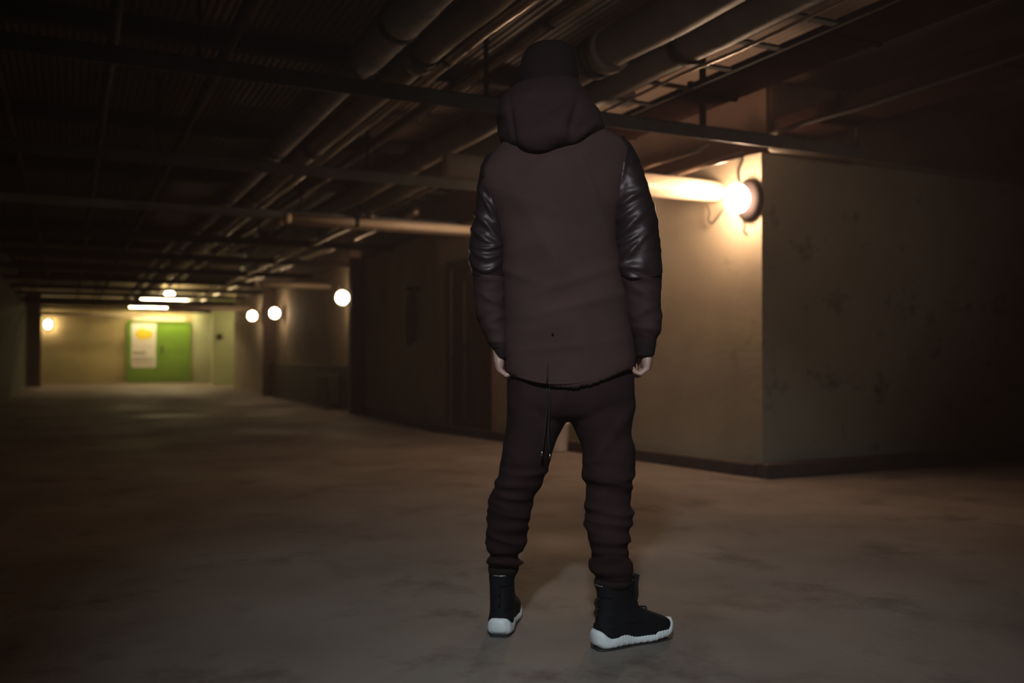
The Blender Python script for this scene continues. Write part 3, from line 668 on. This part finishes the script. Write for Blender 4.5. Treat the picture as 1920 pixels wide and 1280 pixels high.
# sleeves: smooth leather tube with hand laid crescent folds
def sleeve(rows, folds, n_=150, seg_=72, cut=0):
    rg_ = prof(rows, n_, seg_, 2.15); ys = np.linspace(rows[0][0], rows[-1][0], n_); m_ = []
    for i, (y, r_) in enumerate(zip(ys, rg_)):
        c = np.mean(r_, 0); q2 = []
        for j, p_ in enumerate(r_):
            v = p_-c; n_v = v/(np.linalg.norm(v)+1e-9); x, yp_ = topx(p_)
            d_ = 0
            for (fx, fy, sl, cv, wd, ln, am) in folds:
                u_ = (x-fx); yf = fy+sl*u_+cv*u_*u_
                e_ = (yp_-yf)/wd; d_ += am*math.exp(-e_*e_-(u_/ln)**2)
            d_ += .0035*ridge(nz(p_@R*12, p_@FH*9, p_[2]*22+3))+.0016*nz(p_@R*30, p_@FH*30, p_[2]*45)
            q2.append(p_+n_v*d_)
        m_.append(q2)
    return m_
slL = [(282, 930, 962, .05, DB), (300, 908, 955, .062, DB), (350, 897, 950, .068, 2.875), (400, 892, 950, .068, 2.87), (430, 884, 950, .069, 2.87), (465, 881, 949, .069, 2.865), (492, 881, 948, .068, 2.862), (508, 886, 947, .062, 2.86), (530, 889, 949, .060, 2.86), (580, 892, 951, .058, 2.86), (615, 903, 953, .055, 2.855), (640, 915, 955, .050, 2.85), (652, 922, 956, .044, 2.85)]
slR = [(262, 1128, 1170, .06, DB), (282, 1132, 1187, .068, DB), (310, 1138, 1200, .074, 2.875), (350, 1143, 1213, .078, 2.865), (400, 1146, 1229, .08, 2.86), (450, 1149, 1236, .079, 2.855), (500, 1154, 1238, .078, 2.85), (550, 1164, 1238, .073, 2.85), (600, 1177, 1240, .068, 2.845), (622, 1184, 1240, .064, 2.84), (634, 1188, 1231, .056, 2.84), (642, 1191, 1227, .05, 2.84)]
fL = [(915, 385, 1.9, 0, 9, 16, .010), (912, 420, 1.1, .01, 8, 22, .010), (915, 452, .5, -.01, 7, 26, .010), (916, 466, -.1, -.010, 4, 26, .009), (914, 480, .0, -.012, 4.5, 26, .010), (912, 499, -.1, -.014, 5, 24, .011), (918, 520, .3, 0, 6, 20, .006), (920, 560, .5, 0, 7, 18, .006), (925, 600, -.4, 0, 6, 18, .005), (915, 350, 3, 0, 14, 10, .006), (930, 640, 0, 0, 4, 20, .004)]
fR = [(1156, 315, -4.5, 0, 22, 14, .011), (1166, 330, -5, 0, 24, 12, .009), (1170, 380, -.6, -.004, 7, 28, .010), (1168, 405, -.8, 0, 7, 26, .009), (1178, 425, -.9, 0, 8, 26, .010), (1180, 450, -.5, -.006, 6, 26, .010), (1186, 468, -1.1, 0, 7, 26, .011), (1180, 492, -.1, .004, 6, 28, .010), (1190, 512, .4, 0, 7, 26, .008), (1200, 545, .5, 0, 9, 26, .006), (1205, 585, -.5, 0, 9, 26, .006), (1210, 615, .1, 0, 6, 26, .006)]
for rows, fo, cu in ((slL, fL, [(636, 918, 956, .047, 2.85), (646, 922, 957, .049, 2.85), (664, 927, 956, .042, 2.85), (671, 929, 955, .038, 2.85)]), (slR, fR, [(630, 1188, 1231, .055, 2.84), (640, 1188, 1230, .056, 2.84), (660, 1191, 1227, .047, 2.84), (667, 1192, 1225, .044, 2.84)])):
    rgs = sleeve(rows, fo); kk = next(i for i, r_ in enumerate(rgs) if topx(np.mean(r_, 0))[1] > 514)
    up = []
    for i, r_ in enumerate(rgs[:kk]):
        c = np.mean(r_, 0); k_ = max(0, (i-(kk-16))/15)
        up.append([p_+(p_-c)*(.03*k_)-Z*(.026*k_*max(0, -((p_-c)@FH)/.065)-.008*k_) for p_ in r_])
    up.append([p_+(np.mean(up[-1], 0)-p_)*.10 for p_ in up[-1]])
    sl = MB().rings(up).build('sleeve', M_leather, jk, True)
    sl['label'] = 'glossy faux leather upper sleeve'
    lo_ = [[p_+(np.mean(rgs[kk-3], 0)-p_)*.05 for p_ in rgs[kk-3]]]+rgs[kk-2:]
    sl = MB().rings(lo_).build('lower_sleeve', M_lower, jk, True); sl['label'] = 'matte padded lower sleeve'
    rr2 = prof(cu, 24, 72, 2.1); rr2.append([p_+(np.mean(rr2[-1], 0)-p_)*.12+Z*.004 for p_ in rr2[-1]]); rr2.append([p_+(np.mean(rr2[-1], 0)-p_)*.10+Z*.02 for p_ in rr2[-1]])
    rr2 = [[p_+(p_-np.mean(r_, 0))*(.012*math.cos(j*math.pi)) for j, p_ in enumerate(r_)] for r_ in rr2]
    MB().rings(rr2).build('knit_cuff', M_rib, jk, True)

# hood lying on the shoulders
hd = MB()
hr = [(160, 984, 1082, .112, 2.925), (170, 966, 1091, .13, 2.915), (185, 948, 1101, .145, 2.90), (205, 934, 1116, .158, 2.885), (225, 932, 1128, .163, 2.875), (245, 937, 1134, .16, 2.87), (262, 942, 1122, .15, 2.865), (276, 948, 1096, .145, 2.86), (288, 960, 1072, .135, 2.86), (297, 985, 1045, .12, 2.86)]
rg = prof(hr, 44, 60, 2.2)
for i, r_ in enumerate(rg):      # the hood is open at the throat: its front edge drops below the chin
    c = np.mean(r_, 0); k_ = 1-i/43
    rg[i] = [p_-Z*.125*k_*(lambda t: t*t*(3-2*t))(min(max(((p_-c)@FH-.01)/.09, 0), 1)) for p_ in r_]
c0 = np.mean(rg[0], 0)
pre = [[p_+(c0-p_)*.16-Z*.05 for p_ in rg[0]], [p_+(c0-p_)*.10+Z*.002 for p_ in rg[0]]]
hd.rings(pre+rg)
def fold_h(p):
    x, y = topx(p); s_ = p@R; f_ = p@FH; z = p[2]; a = ridge(nz(s_*6, f_*6, z*12))*.006+nz(s_*13, f_*13, z*20)*.004
    for (x0_, y0_, dx, dy, wd, am, ln) in ((963, 235, .12, .99, 5, -.008, 50), (1075, 220, -.25, .97, 7, -.010, 45), (1025, 212, .85, -.5, 5, .007, 30), (1000, 190, .98, .15, 5, .006, 40), (1090, 250, .8, -.6, 7, .008, 35), (948, 205, .7, -.7, 6, .008, 25)):
        u_ = (x-x0_)*dx+(y-y0_)*dy; v_ = (x-x0_)*-dy+(y-y0_)*dx; a += am*math.exp(-(v_/wd)**2-(u_/ln)**2)
    return a
hme = remesh(hd, .0055, 2, fold_h)
link('hood', hme, M_hood, jk, True)

# --- cap ---
cr_ = [(83.5, 1020, 1042, .02, 2.94), (86, 1004, 1058, .055, 2.94), (91, 993, 1070, .078, 2.94), (100, 983, 1079, .093, 2.94), (115, 977, 1084, .102, 2.94), (140, 974, 1086, .108, 2.938), (160, 975, 1086, .109, 2.936), (170, 976, 1085, .108, 2.936)]
rg = prof(cr_, 34, 48, 2.25); rg.append([p_+(np.mean(rg[-1], 0)-p_)*.05+Z*.006 for p_ in rg[-1]])
cp = MB().rings(rg).build('cap', M_cap, root, True)
bt = atD(1031, 83, 2.94); MB().sphere(bt, .008, 12, 8, (1, 1, .6)).build('top_button', M_cap, cp, True)
for k in range(3):
    a = math.pi*k/3+math.pi/6; pts = []
    for i in range(1, 33):
        r_ = rg[i]; c = np.mean(r_, 0); j = a/(2*math.pi)*48; pts.append(r_[int(j) % 48]+(r_[int(j) % 48]-c)*.008)
    back = [];
    for i in range(1, 33):
        r_ = rg[i]; c = np.mean(r_, 0); jj = int(j+24) % 48; back.append(r_[jj]+(r_[jj]-c)*.008)
    MB().tube(back[::-1]+pts, .0012, 6).build('panel_seam', M_cap, cp, True)
bc_ = atD(1029, 158, 2.936); br = []
for v, hw in ((.095, .088), (.12, .084), (.15, .074), (.172, .055), (.182, .025)):
    br.append([bc_+FH*v+R*hw*math.sin(t)*1.0+Z*(-.05*(v-.095)-.022*math.sin(t)**2+dz) for dz, ts in ((.002, np.linspace(-math.pi/2, math.pi/2, 13)), (-.002, np.linspace(math.pi/2, -math.pi/2, 13))) for t in ts])
MB().rings(br).build('brim', M_cap, cp, True)

# --- shoes ---
def shoe(heel, ang, label, lift=0):
    """heel: ground point under the heel end, ang: direction of the toe relative to camera forward (radians, + right)"""
    f = FH*math.cos(ang)+R*math.sin(ang); s = np.cross(f, Z)
    Pt = lambda x, y, z: heel+f*x+s*y+Z*z
    L_ = .300
    def hw(x):      # half width along the foot
        t = x/L_; return float(H1([0, .05, .18, .45, .70, .88, .97, 1.0], [.020, .037, .045, .042, .051, .045, .028, .010], t))
    o = empty('shoe', heel, label, 'shoe'); del o['category']; del o['label']; o.parent = root; o.location = tuple(Vector(heel)-Vector(root.location)); o['label'] = label
    # foam midsole
    rs = []
    for x in np.linspace(0, L_, 90):
        t = x/L_; w_ = hw(x)*(1.0+.02*math.cos(x*2*math.pi/.011)*(1 if .25 < t < .97 else 0))
        b_ = float(H1([0, .08, .6, .85, 1], [.018, .003, .003, .008, .026], t)); h_ = float(H1([0, .04, .15, .30, .45, .68, .72, .86, .95, 1], [.056, .062, .046, .054, .038, .036, .046, .044, .058, .060], t))
        ring = []
        for q in np.linspace(0, 2*math.pi, 33)[:-1]:
            cy, cz = math.cos(q), math.sin(q); cy = math.copysign(abs(cy)**.7, cy); cz = math.copysign(abs(cz)**.55, cz)
            fl = 1-.10*max(0, cz)
            g_ = 0
            if cz < -.2 and .1 < t < .96: g_ = .0025*max(0, math.cos(x*2*math.pi/.022))**3
            ring.append(Pt(x, w_*cy*fl, (b_+h_)/2+(h_-b_)/2*cz+g_))
        rs.append(ring)
    sole = MB().rings(rs).build('midsole', M_sole, o, True); sole['label'] = 'white sculpted foam midsole'
    MB().rings([[Pt(x, hw(x)*.86*cy, z) for x, cy in [(L_*.5*(1-math.cos(q))*.985+.003, math.copysign(1, math.sin(q))*1.0) for q in np.linspace(0.02, 2*math.pi-.02, 40)]] for z in (.0005, .005)]).build('outsole', M_outsole, o)
    # knitted upper: stacked egg shaped rings
    rs = []
    zs = [.028, .045, .058, .072, .086, .100, .115, .132, .150, .168, .185, .197]
    toe = [.292, .291, .284, .262, .228, .196, .170, .153, .144, .141, .142, .145]; hl = [.012, .008, .008, .010, .013, .016, .019, .021, .022, .022, .020, .018]
    wd = [.044, .045, .044, .043, .042, .041, .040, .040, .040, .041, .042, .042]
    for z in np.linspace(.028, .197, 46):
        a_ = float(H1(zs, toe, z)); b_ = float(H1(zs, hl, z)); w_ = float(H1(zs, wd, z)); ring = []
        for q in np.linspace(0, 2*math.pi, 49)[:-1]:
            t = (1-math.cos(q))/2; x = b_+(a_-b_)*t
            full = (w_/.05)*hw(min(max((x-b_)/(a_-b_)*L_*.96+.006, 0), L_))*1.02 if z < .075 else None
            ell = w_*abs(math.sin(q))**.75
            k = min(max((z-.05)/.04, 0), 1); yv = (full if full is not None else ell)*(1-k)+ell*k if full is not None else ell
            yv = min(yv, ell*1.3+.001)
            ring.append(Pt(x, math.copysign(yv, math.sin(q)) + .0012*nz(x*60, z*60, q), z+(.012*(t-.5) if z > .16 else 0)))
        rs.append(ring)
    c = np.mean(rs[-1], 0); rs.append([p_+(c-p_)*.12+Z*.002 for p_ in rs[-1]]); rs.append([p_+(c-p_)*.1-Z*.03 for p_ in rs[-1]])
    up_ = MB().rings(rs).build('upper', M_shoe, o, True)
    # heel clip rim, tongue, laces, pull loops
    MB().tube([Pt(.150, 0, .118), Pt(.158, 0, .15), Pt(.156, 0, .19), Pt(.166, 0, .212)], [.016, .018, .019, .014], 14, flat=.45).build('tongue', M_shoe, o, True)
    for k in range(5):
        z = .098+.021*k; x = float(H1(zs, toe, z))-.004
        MB().tube([Pt(x-.02, -.030, z-.002), Pt(x-.003, -.014, z+.006), Pt(x+.004, 0, z+.008), Pt(x-.003, .014, z+.006), Pt(x-.02, .030, z-.002)], .003, 8).build('lace', M_rib, o, True)
    for z in (.112, .142):
        MB().tube([Pt(.022, 0, z-.010), Pt(.010, 0, z-.009), Pt(.007, 0, z), Pt(.010, 0, z+.009), Pt(.024, 0, z+.010)], .0038, 8, flat=1.6).build('heel_loop', M_rib, o, True)
    MB().tube([Pt(.018+.004*math.cos(t)*0+.0, .030*math.sin(t), .196-.002*math.cos(t)) - f*(.002+.008*0) + f*(.018*(1-math.cos(t))) for t in np.linspace(-.7, .7, 11)], .0014, 6).build('collar_trim', M_reflect, o, True)
    return o
hL = atz(935, 1196)
shoe(hL, math.radians(7), 'left hi-top shoe seen from the heel')
hR = atz(1113, 1218); tR = atz(1269, 1188); dv = tR-hR; aR = math.atan2(dv@R, dv@FH)
shoe(hR, aR, 'right hi-top shoe seen from its side')
print('shoe length check', np.linalg.norm(dv), math.degrees(aR))
